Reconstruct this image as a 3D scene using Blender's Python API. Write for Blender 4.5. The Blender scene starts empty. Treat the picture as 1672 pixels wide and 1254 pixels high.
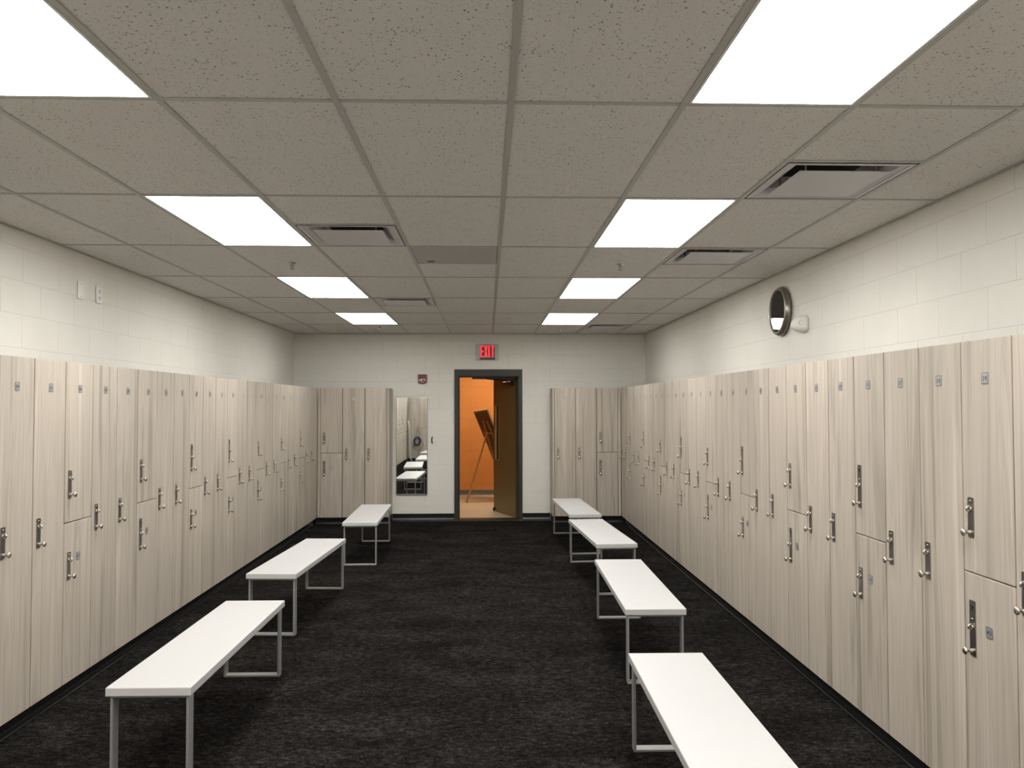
import bpy, bmesh, math, random
from mathutils import Matrix, Vector

random.seed(4)
S = bpy.context.scene
COL = S.collection

# ------------------------------------------------------------------ camera
CAM_H = 1.661
F_PX = 1292.0
yaw, pit, roll = 0.0319, 0.0277, -0.0016
cy, sy, cp, sp = math.cos(yaw), math.sin(yaw), math.cos(pit), math.sin(pit)
fwd = Vector((sy * cp, cy * cp, sp))
rt = Vector((cy, -sy, 0))
up = rt.cross(fwd)
cr, sr = math.cos(roll), math.sin(roll)
rt2, up2 = cr * rt + sr * up, -sr * rt + cr * up
cam = bpy.data.cameras.new('camera')
cam.sensor_fit = 'HORIZONTAL'
cam.sensor_width = 36
cam.lens = 36 * F_PX / 1672
cam.clip_start = 0.02
camo = bpy.data.objects.new('camera', cam)
COL.objects.link(camo)
M = Matrix((rt2, up2, -fwd)).transposed().to_4x4()
M.translation = (0, 0, CAM_H)
camo.matrix_world = M
S.camera = camo

# ------------------------------------------------------------------ world / exposure
w = bpy.data.worlds.new('world')
S.world = w
w.use_nodes = True
w.node_tree.nodes['Background'].inputs[0].default_value = (0, 0, 0, 1)
w.node_tree.nodes['Background'].inputs[1].default_value = 0
S.view_settings.view_transform = 'Standard'
S.view_settings.look = 'None'
S.view_settings.gamma = 1
S.view_settings.use_curve_mapping = False
S.view_settings.exposure = 0.0
PANEL_POWER = 18.6          # ceiling light panels of the locker room
HALL_POWER = 52.0           # ceiling light panel of the hallway

# ------------------------------------------------------------------ dimensions
CEIL = 2.7206
XL, XR, YF, YB = -2.80, 2.3457, 11.59, -1.04      # room faces
FL, FR, FE, FBK = -2.366, 1.90, 11.17, -0.60       # locker faces
LP = 0.309                                         # locker pitch
ZB, ZT = 0.106, 1.914                              # locker bottom and top
GX, GT, GY, GL = 0.0859, 0.6096, 2.74, 1.256       # ceiling grid
HALL_Y = 14.82


# ------------------------------------------------------------------ materials
def mat(name, col, rough=0.5, metal=0.0, spec=0.5, emit=None, estr=0.0):
    m = bpy.data.materials.new(name)
    m.use_nodes = True
    p = m.node_tree.nodes['Principled BSDF']
    p.inputs['Base Color'].default_value = (*col, 1)
    p.inputs['Roughness'].default_value = rough
    p.inputs['Metallic'].default_value = metal
    p.inputs['Specular IOR Level'].default_value = spec
    if emit:
        p.inputs['Emission Color'].default_value = (*emit, 1)
        p.inputs['Emission Strength'].default_value = estr
    return m


def nn(m, t, **kw):
    n = m.node_tree.nodes.new(t)
    for k, v in kw.items():
        setattr(n, k, v)
    return n


def ln(m, a, b):
    m.node_tree.links.new(a, b)


def ramp(m, fac, stops):
    r = nn(m, 'ShaderNodeValToRGB')
    e = r.color_ramp.elements
    while len(e) < len(stops):
        e.new(0.5)
    for el, (p, c) in zip(e, stops):
        el.position = p
        el.color = (*c, 1)
    ln(m, fac, r.inputs[0])
    return r.outputs[0]


def P(m):
    return m.node_tree.nodes['Principled BSDF']


def noise(m, vec, scale, detail=3.0, rough=0.5, dist=0.0):
    n = nn(m, 'ShaderNodeTexNoise')
    n.inputs['Scale'].default_value = scale
    n.inputs['Detail'].default_value = detail
    n.inputs['Roughness'].default_value = rough
    n.inputs['Distortion'].default_value = dist
    ln(m, vec, n.inputs['Vector'])
    return n.outputs['Fac']


def mapping(m, vec, sc, loc=None):
    n = nn(m, 'ShaderNodeMapping')
    n.inputs['Scale'].default_value = sc
    ln(m, vec, n.inputs['Vector'])
    if loc is not None:
        ln(m, loc, n.inputs['Location'])
    return n.outputs[0]


def mixc(m, mode, fac, a, b):
    n = nn(m, 'ShaderNodeMix', data_type='RGBA', blend_type=mode)
    if isinstance(fac, float):
        n.inputs[0].default_value = fac
    else:
        ln(m, fac, n.inputs[0])
    for s, x in ((6, a), (7, b)):
        if isinstance(x, tuple):
            n.inputs[s].default_value = (*x, 1)
        else:
            ln(m, x, n.inputs[s])
    return n.outputs[2]


def bump(m, h, strength, dist):
    b = nn(m, 'ShaderNodeBump')
    b.inputs['Strength'].default_value = strength
    b.inputs['Distance'].default_value = dist
    ln(m, h, b.inputs['Height'])
    ln(m, b.outputs[0], P(m).inputs['Normal'])


def rand_loc(m, k=40.0):
    oi = nn(m, 'ShaderNodeObjectInfo')
    mu = nn(m, 'ShaderNodeMath', operation='MULTIPLY')
    mu.inputs[1].default_value = k
    ln(m, oi.outputs['Random'], mu.inputs[0])
    c = nn(m, 'ShaderNodeCombineXYZ')
    for i in range(3):
        ln(m, mu.outputs[0], c.inputs[i])
    return c.outputs[0], oi.outputs['Random']


# grey-beige wood laminate with an upright grain
def laminate():
    m = mat('wood_laminate', (.5, .43, .35), .42, spec=.35)
    tc = nn(m, 'ShaderNodeTexCoord').outputs['Object']
    loc, rnd = rand_loc(m)
    a = noise(m, mapping(m, tc, (9.5, 3, .42), loc), 1.0, 4, .62, .9)
    b = noise(m, mapping(m, tc, (48, 8, .55), loc), 1.0, 3, .55, .5)
    c = noise(m, mapping(m, tc, (170, 20, 3), loc), 1.0, 2, .5)
    col = ramp(m, a, [(.28, (.290, .255, .210)), (.41, (.412, .365, .303)), (.49, (.505, .449, .377)), (.55, (.440, .391, .325)), (.63, (.540, .482, .410)), (.76, (.585, .530, .460))])
    fine = ramp(m, b, [(.30, (.88, .875, .87)), (.46, (1, 1, 1)), (.72, (1.04, 1.04, 1.04))])
    fine2 = ramp(m, c, [(.3, (.965, .965, .965)), (.7, (1.02, 1.02, 1.02))])
    col = mixc(m, 'MULTIPLY', 1.0, col, fine)
    col = mixc(m, 'MULTIPLY', 1.0, col, fine2)
    tone = ramp(m, rnd, [(0, (.95, .95, .955)), (1, (1.03, 1.025, 1.01))])
    col = mixc(m, 'MULTIPLY', 1.0, col, tone)
    ln(m, col, P(m).inputs['Base Color'])
    return m


def carpet():
    m = mat('carpet', (.02, .019, .018), 1.0, spec=.0)
    g = nn(m, 'ShaderNodeNewGeometry').outputs['Position']
    loc, rnd = rand_loc(m, 7.0)
    big = noise(m, mapping(m, g, (1.6, 3.2, 1)), 1.0, 3, .6, .5)
    mid = noise(m, mapping(m, g, (24, 46, 1), loc), 1.0, 6, .78, .4)
    fin = noise(m, mapping(m, g, (80, 130, 1)), 1.0, 4, .8)
    mx = mixc(m, 'MIX', .40, mixc(m, 'MIX', .78, big, mid), fin)
    bw = nn(m, 'ShaderNodeRGBToBW')
    ln(m, mx, bw.inputs[0])
    col = ramp(m, bw.outputs[0], [(.39, (.0025, .0022, .0020)), (.455, (.0070, .0063, .0058)), (.525, (.0162, .0148, .0138)), (.60, (.052, .0485, .045))])
    tone = ramp(m, rnd, [(0, (.95, .95, .95)), (1, (1.05, 1.04, 1.03))])
    ln(m, mixc(m, 'MULTIPLY', 1.0, col, tone), P(m).inputs['Base Color'])
    return m


def acoustic():
    m = mat('acoustic_tile', (.72, .70, .67), .95, spec=.1)
    g = nn(m, 'ShaderNodeNewGeometry').outputs['Position']
    loc, rnd = rand_loc(m, 3.0)
    pos = mapping(m, g, (1, 1, 1), loc)
    def pits(scale, size, keep):
        v = nn(m, 'ShaderNodeTexVoronoi')
        v.inputs['Scale'].default_value = scale
        ln(m, pos, v.inputs['Vector'])
        sep = nn(m, 'ShaderNodeSeparateColor')
        ln(m, v.outputs['Color'], sep.inputs[0])
        lt = nn(m, 'ShaderNodeMath', operation='LESS_THAN')
        ln(m, v.outputs['Distance'], lt.inputs[0])
        sz = nn(m, 'ShaderNodeMath', operation='MULTIPLY')
        ln(m, sep.outputs[1], sz.inputs[0])
        sz.inputs[1].default_value = size
        ln(m, sz.outputs[0], lt.inputs[1])
        gt = nn(m, 'ShaderNodeMath', operation='GREATER_THAN')
        ln(m, sep.outputs[0], gt.inputs[0])
        # pits come in loose clusters
        cl = noise(m, pos, 9.0, 2)
        th = nn(m, 'ShaderNodeMath', operation='MULTIPLY_ADD')
        ln(m, cl, th.inputs[0])
        th.inputs[1].default_value = -1.1
        th.inputs[2].default_value = keep + .55
        ln(m, th.outputs[0], gt.inputs[1])
        mu = nn(m, 'ShaderNodeMath', operation='MULTIPLY')
        ln(m, lt.outputs[0], mu.inputs[0])
        ln(m, gt.outputs[0], mu.inputs[1])
        return mu.outputs[0]
    p1 = pits(95, .40, .70)
    p2 = pits(170, .34, .55)
    mx = nn(m, 'ShaderNodeMath', operation='MAXIMUM')
    ln(m, p1, mx.inputs[0])
    ln(m, p2, mx.inputs[1])
    soft = noise(m, pos, 160, 2)
    base = ramp(m, soft, [(.3, (.79, .765, .725)), (.7, (.84, .815, .775))])
    ln(m, mixc(m, 'MIX', mx.outputs[0], base, (.30, .285, .26)), P(m).inputs['Base Color'])
    inv = nn(m, 'ShaderNodeMath', operation='SUBTRACT')
    inv.inputs[0].default_value = 1
    ln(m, mx.outputs[0], inv.inputs[1])
    bump(m, inv.outputs[0], .5, .002)
    return m


def painted_block(name, a, b, rough=.55):
    m = mat(name, a, rough, spec=.3)
    g = nn(m, 'ShaderNodeNewGeometry').outputs['Position']
    n = noise(m, g, 3.0, 3)
    ln(m, ramp(m, n, [(.3, a), (.7, b)]), P(m).inputs['Base Color'])
    bump(m, noise(m, g, 140, 3, .6), .12, .002)
    return m


def brushed(name, col, rough):
    m = mat(name, col, rough, 1.0)
    tc = nn(m, 'ShaderNodeTexCoord').outputs['Object']
    n = noise(m, mapping(m, tc, (30, 30, 900)), 1.0, 2)
    ln(m, ramp(m, n, [(.3, (rough * .8,) * 3), (.7, (rough * 1.25,) * 3)]), P(m).inputs['Roughness'])
    return m


def hall_floor_mat():
    m = mat('hall_floor', (.52, .40, .25), .30, spec=.5)
    g = nn(m, 'ShaderNodeNewGeometry').outputs['Position']
    n = noise(m, mapping(m, g, (1.2, 9, 1)), 1.0, 4, .6)
    ln(m, ramp(m, n, [(.3, (.54, .455, .31)), (.7, (.64, .55, .39))]), P(m).inputs['Base Color'])
    return m


def wood(name, a, b):
    m = mat(name, a, .5, spec=.4)
    tc = nn(m, 'ShaderNodeTexCoord').outputs['Object']
    n = noise(m, mapping(m, tc, (60, 60, 4)), 1.0, 3)
    ln(m, ramp(m, n, [(.3, a), (.7, b)]), P(m).inputs['Base Color'])
    return m


def glass_mat():
    m = bpy.data.materials.new('clear_glass')
    m.use_nodes = True
    nt = m.node_tree
    nt.nodes.remove(P(m))
    out = nt.nodes['Material Output']
    fr = nn(m, 'ShaderNodeFresnel')
    fr.inputs[0].default_value = 1.5
    tr = nn(m, 'ShaderNodeBsdfTransparent')
    tr.inputs[0].default_value = (.93, .95, .94, 1)
    gl = nn(m, 'ShaderNodeBsdfGlossy')
    gl.inputs['Roughness'].default_value = .01
    mx = nn(m, 'ShaderNodeMixShader')
    ln(m, fr.outputs[0], mx.inputs[0])
    ln(m, tr.outputs[0], mx.inputs[1])
    ln(m, gl.outputs[0], mx.inputs[2])
    ln(m, mx.outputs[0], out.inputs[0])
    return m


MT = dict(
    lam=laminate(), carpet=carpet(), tile=acoustic(),
    wall=painted_block('wall_paint', (.74, .72, .65), (.77, .75, .68)),
    orange=painted_block('orange_paint', (.60, .225, .055), (.64, .245, .062), .5),
    wallcore=mat('mortar_paint', (.72, .70, .645), .7, spec=.2),
    orangecore=mat('orange_mortar', (.58, .215, .053), .6, spec=.2),
    grid=mat('grid_paint', (.52, .51, .48), .45),
    deck=mat('ceiling_deck', (.10, .10, .10), .9),
    panel_far=mat('light_diffuser_far', (.9, .9, .9), .4, emit=(1.0, .985, .962), estr=PANEL_POWER * .69),
    panel_mid=mat('light_diffuser_mid', (.9, .9, .9), .4, emit=(1.0, .985, .962), estr=PANEL_POWER * .97),
    panel=mat('light_diffuser', (.9, .9, .9), .4, emit=(1.0, .985, .962), estr=PANEL_POWER),
    hallpanel=mat('hall_light_diffuser', (.9, .9, .9), .4, emit=(1.0, .86, .66), estr=HALL_POWER),
    lframe=mat('fixture_white', (.80, .80, .78), .4),
    carcass=wood('carcass_brown', (.085, .060, .040), (.10, .072, .048)),
    steel=mat('brushed_steel', (.36, .34, .315), .30, 1.0),
    nickel=mat('satin_nickel', (.62, .58, .52), .22, 1.0),
    numplate=mat('number_plate_metal', (.52, .52, .525), .38, .65),
    numdark=mat('number_print', (.022, .025, .035), .5),
    emblem=mat('emblem_black', (.012, .012, .012), .5),
    benchtop=mat('white_solid_surface', (.565, .562, .553), .38),
    benchleg=mat('silver_paint', (.36, .36, .355), .38, .35),
    black=mat('black_rubber_base', (.012, .012, .012), .27),
    plinth=mat('black_plinth', (.003, .003, .003), .6, spec=.2),
    frame=mat('door_frame_paint', (.026, .025, .018), .45),
    leaf=mat('door_leaf_paint', (.135, .10, .040), .33),
    litekit=mat('vision_panel_lit_trim', (.40, .30, .14), .4),  # hall light on the reveal is put into this lighter tan
    blackmetal=mat('black_metal', (.008, .008, .008), .4, .3),
    bronze=mat('closer_bronze', (.11, .055, .022), .4, .5),
    glass=glass_mat(),
    mirror=mat('mirror_silver', (.86, .88, .86), .012, 1.0),
    chrome=mat('chrome', (.72, .72, .70), .15, 1.0),
    white=mat('white_plastic', (.80, .79, .74), .35),
    greyplastic=mat('exit_housing', (.50, .50, .47), .4),
    exitface=mat('exit_glow_face', (.16, .05, .045), .4),  # dark red paints in the glow around the letters
    exitred=mat('exit_letters', (.6, .02, .02), .4, emit=(1.0, .03, .04), estr=1.6),
    red=mat('alarm_red', (.115, .006, .007), .35),
    lens=mat('strobe_lens', (.85, .78, .75), .12),
    diff=mat('diffuser_paint', (.66, .65, .66), .38),
    dark=mat('duct_shade_black', (.004, .004, .004), .8),
    access=mat('access_panel_paint', (.50, .49, .465), .5),
    clockring=mat('clock_bronze', (.30, .275, .245), .30, .85),
    clockface=mat('clock_dial', (.085, .085, .083), .5),
    clockprint=mat('clock_print', (.55, .55, .53), .5),
    hallfloor=hall_floor_mat(),
    hallbase=mat('hall_cove_base', (.14, .125, .085), .35),
    hallceil=mat('hall_ceiling', (.42, .40, .36), .8),
    easelwood=wood('easel_wood', (.42, .21, .065), (.52, .28, .10)),
    boardback=wood('board_back', (.12, .065, .028), (.15, .085, .04)),
    boardframe=wood('board_frame', (.34, .24, .13), (.40, .29, .17)),
    boardfront=mat('board_front', (.6, .6, .58), .5),
    wand=mat('wand_metal', (.62, .60, .56), .38, .6),
    blue=mat('blue_cord', (.010, .014, .05), .45),
    greycord=mat('grey_cord', (.10, .10, .11), .5),
    slot=mat('outlet_slots', (.30, .28, .20), .6),
    outface=mat('outlet_face', (.72, .70, .62), .4),
)


# ------------------------------------------------------------------ helpers
def link(o, parent=None):
    COL.objects.link(o)
    if parent is not None:
        o.parent = parent
    return o


def mesh(name, bm, mats, smooth=False):
    me = bpy.data.meshes.new(name)
    bmesh.ops.recalc_face_normals(bm, faces=bm.faces)
    bm.to_mesh(me)
    bm.free()
    for m in (mats if isinstance(mats, (list, tuple)) else [mats]):
        me.materials.append(MT[m])
    if smooth:
        for p in me.polygons:
            p.use_smooth = True
    return me


def ob(name, me, parent=None, loc=(0, 0, 0), rotz=0.0):
    o = bpy.data.objects.new(name, me)
    o.location = loc
    if rotz:
        o.rotation_euler = (0, 0, rotz)
    return link(o, parent)


def tag(o, label, cat=None, group=None, kind=None):
    o['label'] = label
    if cat:
        o['category'] = cat
    if group:
        o['group'] = group
    if kind:
        o['kind'] = kind
    return o


def thing(name, label, cat, loc=(0, 0, 0), rotz=0.0, group=None, kind=None):
    return tag(ob(name, None, None, loc, rotz), label, cat, group, kind)


def box(bm, x0, x1, y0, y1, z0, z1, bev=0.0, seg=1, mi=0):
    vs = [bm.verts.new((x, y, z)) for x in (x0, x1) for y in (y0, y1) for z in (z0, z1)]
    fs = [bm.faces.new([vs[i] for i in q]) for q in
          ((0, 1, 3, 2), (4, 6, 7, 5), (0, 4, 5, 1), (2, 3, 7, 6), (0, 2, 6, 4), (1, 5, 7, 3))]
    for f in fs:
        f.material_index = mi
    if bev:
        es = list({e for f in fs for e in f.edges})
        r = bmesh.ops.bevel(bm, geom=es, offset=bev, segments=seg, affect='EDGES', profile=.5)
        for f in r['faces']:
            f.material_index = mi
    return vs


def boxes(name, lst, mats, bev=0.0, seg=1, smooth=False):
    bm = bmesh.new()
    for b in lst:
        box(bm, *b[:6], bev=bev, seg=seg, mi=b[6] if len(b) > 6 else 0)
    return mesh(name, bm, mats, smooth)


def prism(bm, pts, axis, a, b, mi=0):
    """polygon pts (2D) extruded along axis from a to b"""
    def v(p, t):
        c = list(p)
        c.insert(axis, t)
        return bm.verts.new(c)
    A = [v(p, a) for p in pts]
    B = [v(p, b) for p in pts]
    n = len(pts)
    fs = [bm.faces.new(A), bm.faces.new(B)]
    for i in range(n):
        fs.append(bm.faces.new((A[i], A[(i + 1) % n], B[(i + 1) % n], B[i])))
    for f in fs:
        f.material_index = mi


def rrect(cx, cz, w_, h_, r, n=4):
    pts = []
    for k, (sx, sz) in enumerate(((1, 1), (-1, 1), (-1, -1), (1, -1))):
        for i in range(n + 1):
            a = math.pi / 2 * (k + i / n)
            pts.append((cx + sx * (w_ / 2 - r) + r * math.cos(a), cz + sz * (h_ / 2 - r) + r * math.sin(a)))
    return pts


def lathe(bm, prof, M4=None, n=20, mi=0):
    """prof: (radius, height) along local +Z, transformed by M4"""
    M4 = M4 or Matrix()
    rings = []
    for r, z in prof:
        if r < 1e-6:
            rings.append([bm.verts.new(M4 @ Vector((0, 0, z)))])
        else:
            rings.append([bm.verts.new(M4 @ Vector((r * math.cos(2 * math.pi * i / n), r * math.sin(2 * math.pi * i / n), z))) for i in range(n)])
    for A, B in zip(rings, rings[1:]):
        for i in range(n):
            j = (i + 1) % n
            if len(A) == 1 and len(B) == 1:
                continue
            if len(A) == 1:
                f = bm.faces.new((A[0], B[i], B[j]))
            elif len(B) == 1:
                f = bm.faces.new((A[i], A[j], B[0]))
            else:
                f = bm.faces.new((A[i], A[j], B[j], B[i]))
            f.material_index = mi
    for R in (rings[0], rings[-1]):
        if len(R) > 1:
            bm.faces.new(R).material_index = mi


def tube(bm, pts, r, n=8, closed=False, mi=0):
    pts = [Vector(p) for p in pts]
    N = len(pts)
    rings = []
    ref = None
    for i in range(N):
        if closed:
            t = pts[(i + 1) % N] - pts[i - 1]
        else:
            t = pts[min(i + 1, N - 1)] - pts[max(i - 1, 0)]
        t.normalize()
        if ref is None:
            ref = t.orthogonal().normalized()
        ref = (ref - t * ref.dot(t)).normalized()
        b = t.cross(ref)
        rings.append([bm.verts.new(pts[i] + r * (math.cos(2 * math.pi * k / n) * ref + math.sin(2 * math.pi * k / n) * b)) for k in range(n)])
    m_ = N if closed else N - 1
    for i in range(m_):
        A, B = rings[i], rings[(i + 1) % N]
        for k in range(n):
            bm.faces.new((A[k], A[(k + 1) % n], B[(k + 1) % n], B[k])).material_index = mi
    if not closed:
        bm.faces.new(rings[0]).material_index = mi
        bm.faces.new(rings[-1]).material_index = mi


def slab_piece(name, w_, h_, t, bev, mats):
    """a bevelled piece lying in XY: base at z=-t, visible face at z=0, centred"""
    bm = bmesh.new()
    lv = []
    for z, i in ((-t, 0), (-bev, 0), (0, bev)):
        lv.append([bm.verts.new((sx * (w_ / 2 - i), sy_ * (h_ / 2 - i), z)) for sx, sy_ in ((-1, -1), (1, -1), (1, 1), (-1, 1))])
    bm.faces.new(lv[0])
    bm.faces.new(lv[2])
    for A, B in zip(lv, lv[1:]):
        for i in range(4):
            bm.faces.new((A[i], A[(i + 1) % 4], B[(i + 1) % 4], B[i]))
    return mesh(name, bm, mats)


RX = lambda a: Matrix.Rotation(a, 4, 'X')
RY = lambda a: Matrix.Rotation(a, 4, 'Y')
RZ = lambda a: Matrix.Rotation(a, 4, 'Z')
T = lambda x, y, z: Matrix.Translation((x, y, z))

# ================================================================== SETTING
# ---- floor and carpet tiles
fl = tag(ob('floor', boxes('floor', [(XL - .2, XR + .2, YB - .2, YF + .01, -.12, -.0085)], 'black')),
         'dark charcoal carpet tile floor of the locker room', 'floor', kind='structure')
ct = .5
ctm = slab_piece('carpet_tile', ct - .0006, ct - .0006, .008, .0012, 'carpet')
for i in range(-6, 5):
    for j in range(-3, 24):
        x, y = .0 + ct * i, 5.71 + ct * (j - 12)
        x0, x1 = max(x - ct / 2, XL), min(x + ct / 2, XR)
        y0, y1 = max(y - ct / 2, YB), min(y + ct / 2, YF)
        if x1 - x0 < .02 or y1 - y0 < .02 or x1 < FL + .02 or x0 > FR + .08 or y1 < FBK - .05:
            continue
        if x1 - x0 < ct - .001 or y1 - y0 < ct - .001:
            me = slab_piece('carpet_tile', x1 - x0 - .0006, y1 - y0 - .0006, .008, .0012, 'carpet')
            ob('carpet_tile', me, fl, ((x0 + x1) / 2, (y0 + y1) / 2, 0))
        else:
            ob('carpet_tile', ctm, fl, (x, y, 0))

# ---- block walls: a core with every visible block proud of the joints
BH, BW = .2012, .4064
JR = .0022


def block_wall(root, pt, rotm, u0, u1, z0, z1, skip, m, off0, off1, gap=.003, bev=.0012):
    """pt(u,z) -> world location, rotm turns a piece (face +Z, x=u, y=z) upright"""
    cache = {}
    k = 0
    while k * BH < z1:
        za, zb = max(z0, k * BH), min(z1, (k + 1) * BH)
        off = off0 if k % 2 == 0 else off1
        n0 = math.floor((u0 - off) / BW)
        u = off + n0 * BW
        while u < u1:
            segs = [(max(u, u0), min(u + BW, u1))]
            for (sa, sb, sz0, sz1) in skip:
                out = []
                for a, b in segs:
                    if zb <= sz0 + .01 or za >= sz1 - .01 or b <= sa or a >= sb:
                        out.append((a, b))
                        continue
                    if a < sa:
                        out.append((a, sa))
                    if b > sb:
                        out.append((sb, b))
                segs = out
            for a, b in segs:
                if b - a < .03 or zb - za < .02:
                    continue
                w_, h_ = b - a - (gap if gap > .004 else gap * .4), zb - za - gap
                key = (round(w_, 3), round(h_, 3))
                if key not in cache:
                    cache[key] = slab_piece('block', w_, h_, JR, bev, m)
                o = ob('block', cache[key], root)
                o.matrix_local = T(*pt((a + b) / 2, (za + zb) / 2)) @ rotm
            u += BW
        k += 1


DL, DR, DT = -.473, .520, 2.196          # outside of the door frame
# far wall (with the door opening)
bm = bmesh.new()
yc = YF + JR
for b in ((XL - .2, DL + .03, yc, YF + .2, -.01, CEIL + .1), (DR - .03, XR + .2, yc, YF + .2, -.01, CEIL + .1),
          (DL + .03, DR - .03, yc, YF + .2, DT - .03, CEIL + .1)):
    box(bm, *b)
wf = tag(ob('wall_far', mesh('wall_far', bm, 'wallcore')), 'painted off-white block wall with the open door', 'wall', kind='structure')
rot_far = RX(math.pi / 2)                # face +Z -> -Y, x -> x, y -> z
block_wall(wf, lambda u, z: (u, YF + .0005, z), rot_far, XL, XR, .0, CEIL - .004,
           [(DL - .0, DR + .0, 0, DT), (-9, -1.56, 0, 1.78), (1.08, 9, 0, 1.78)], 'wall', .929 % BW, .722 % BW, .0055, .0019)
# side walls, seen above the lockers
wl = tag(ob('wall_left', boxes('wall_left', [(XL - .2, XL - JR, YB - .2, YF + .2, -.01, CEIL + .1)], 'wallcore')),
         'off-white painted block wall above the lockers with two cover plates', 'wall', kind='structure')
rot_l = Matrix(((0, 0, 1, 0), (1, 0, 0, 0), (0, 1, 0, 0), (0, 0, 0, 1)))       # face +Z -> +X, x -> y, y -> z
block_wall(wl, lambda u, z: (XL - .0005, u, z), rot_l, 1.2, YF - .002, 1.80, CEIL - .004, [], 'wall', .38, .17)
wr = tag(ob('wall_right', boxes('wall_right', [(XR + JR, XR + .2, YB - .2, YF + .2, -.01, CEIL + .1)], 'wallcore')),
         'off-white painted block wall above the lockers behind the round clock', 'wall', kind='structure')
rot_r = Matrix(((0, 0, -1, 0), (-1, 0, 0, 0), (0, 1, 0, 0), (0, 0, 0, 1)))
block_wall(wr, lambda u, z: (XR + .0005, u, z), rot_r, 1.2, YF - .002, 1.80, CEIL - .004, [], 'wall', .37, .167)
tag(ob('wall_back', boxes('wall_back', [(XL - .2, XR + .2, YB - .2, YB, -.01, CEIL + .1)], 'wallcore')),
    'off-white wall facing the open door, seen only in the mirror', 'wall', kind='structure')


# ---- cove bases
def cove(name, p0, p1, inward, label, h=.098, t=.006, toe=.02, kind='structure', m='black', cat='baseboard'):
    """strip along p0->p1 (2D), sticking out along inward (2D unit)"""
    prof = [(0, 0), (toe, 0), (toe, .004), (toe * .62, .010), (t + .004, .020), (t, .034), (t, h - .004), (t * .4, h), (0, h)]
    bm = bmesh.new()
    rings = []
    for p in (p0, p1):
        rings.append([bm.verts.new((p[0] + inward[0] * d, p[1] + inward[1] * d, z + .0003)) for d, z in prof])
    n = len(prof)
    bm.faces.new(rings[0])
    bm.faces.new(rings[1])
    for i in range(n):
        bm.faces.new((rings[0][i], rings[0][(i + 1) % n], rings[1][(i + 1) % n], rings[1][i]))
    o = ob(name, mesh(name, bm, m))
    return tag(o, label, cat, kind=kind)


cove('baseboard_far_left', (-1.372, YF - .0005), (DL - .002, YF - .0005), (0, -1), 'black rubber base under the mirror')
cove('baseboard_far_right', (DR + .002, YF - .0005), (.925, YF - .0005), (0, -1), 'black rubber base between door and right lockers')

# ---- suspended ceiling
ce = tag(ob('ceiling', boxes('ceiling', [(XL - .2, XR + .2, YB - .2, YF + .2, CEIL + .30, CEIL + .34)], 'deck')),
         'white suspended ceiling with speckled acoustic tiles', 'ceiling', kind='structure')
cols = [XL] + [GX + GT * i for i in range(-4, 4)] + [XR]          # lines -4..3 -> index 1..8
rows = [YB] + [GY + GL * j for j in range(-2, 8)]                 # lines -2..7 -> index 1..10
rows[-1] = YF
ci = lambda c: c + 5             # cell left of line c+1, i.e. cell from grid line c to c+1
TB = .0115                       # half flange
tcache = {}


def ctile(x0, x1, y0, y1):
    w_, h_ = x1 - x0 - .016, y1 - y0 - .016
    key = (round(w_, 3), round(h_, 3))
    if key not in tcache:
        me = slab_piece('ceiling_tile', w_, h_, .014, .001, 'tile')
        tcache[key] = me
    o = ob('ceiling_tile', tcache[key], ce)
    o.matrix_local = T((x0 + x1) / 2, (y0 + y1) / 2, CEIL + .0035) @ RX(math.pi)


def gline(c):
    return GX + GT * c


def grow(r):
    return GY + GL * r


LIGHTS = [(c, r) for r in (-3, -1, 1, 3, 5) for c in (-3, 1)]
HALF = {(2, 0): 'far', (-2, 1): 'far', (2, 2): 'near', (-2, 4): 'near', (2, 6): 'near', (-1, 2): 'near'}
cellx = [(XL, gline(-4), -5)] + [(gline(c), gline(c + 1), c) for c in range(-4, 3)] + [(gline(3), XR, 3)]
celly = [(grow(r), grow(r + 1) if r < 6 else YF, r) for r in range(-3, 7)]
crossmid = []
for x0, x1, c in cellx:
    for y0, y1, r in celly:
        if (c, r) in LIGHTS:
            continue
        if (c, r) in HALF:
            ym = y0 + GL / 2
            crossmid.append((x0, x1, ym))
            if HALF[(c, r)] == 'far':
                ctile(x0, x1, y0, ym)
            else:
                ctile(x0, x1, ym, y1)
            continue
        ctile(x0, x1, y0, y1)
# tees: flange and web, main runners along the room, cross tees between
for c in range(-4, 4):
    x = gline(c)
    ob('main_tee', boxes('main_tee', [(x - TB, x + TB, YB, YF, CEIL, CEIL + .002), (x - .0015, x + .0015, YB, YF, CEIL + .002, CEIL + .035)], 'grid'), ce)
xm = {}
for x0, x1, c in cellx:
    w_ = x1 - x0 - 2 * TB
    key = round(w_, 3)
    if key not in xm:
        xm[key] = boxes('cross_tee', [(-w_ / 2, w_ / 2, -TB, TB, 0, .002), (-w_ / 2, w_ / 2, -.0015, .0015, .002, .03)], 'grid')
    for r in range(-2, 7):
        ob('cross_tee', xm[key], ce, ((x0 + x1) / 2, grow(r), CEIL))
    for a, b, ym in crossmid:
        if abs(a - x0) < 1e-6:
            ob('cross_tee', xm[key], ce, ((x0 + x1) / 2, ym, CEIL))
ob('wall_angle', boxes('wall_angle', [(XL, XL + .02, YB, YF, CEIL - .0005, CEIL + .002), (XL, XL + .0015, YB, YF, CEIL, CEIL + .025)], 'grid'), ce)
ob('wall_angle', boxes('wall_angle', [(XR - .02, XR, YB, YF, CEIL - .0005, CEIL + .002), (XR - .0015, XR, YB, YF, CEIL, CEIL + .025)], 'grid'), ce)
ob('wall_angle', boxes('wall_angle', [(XL + .02, XR - .02, YF - .03, YF, CEIL - .0005, CEIL + .002), (XL + .02, XR - .02, YF - .0015, YF, CEIL, CEIL + .025)], 'grid'), ce)

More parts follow.
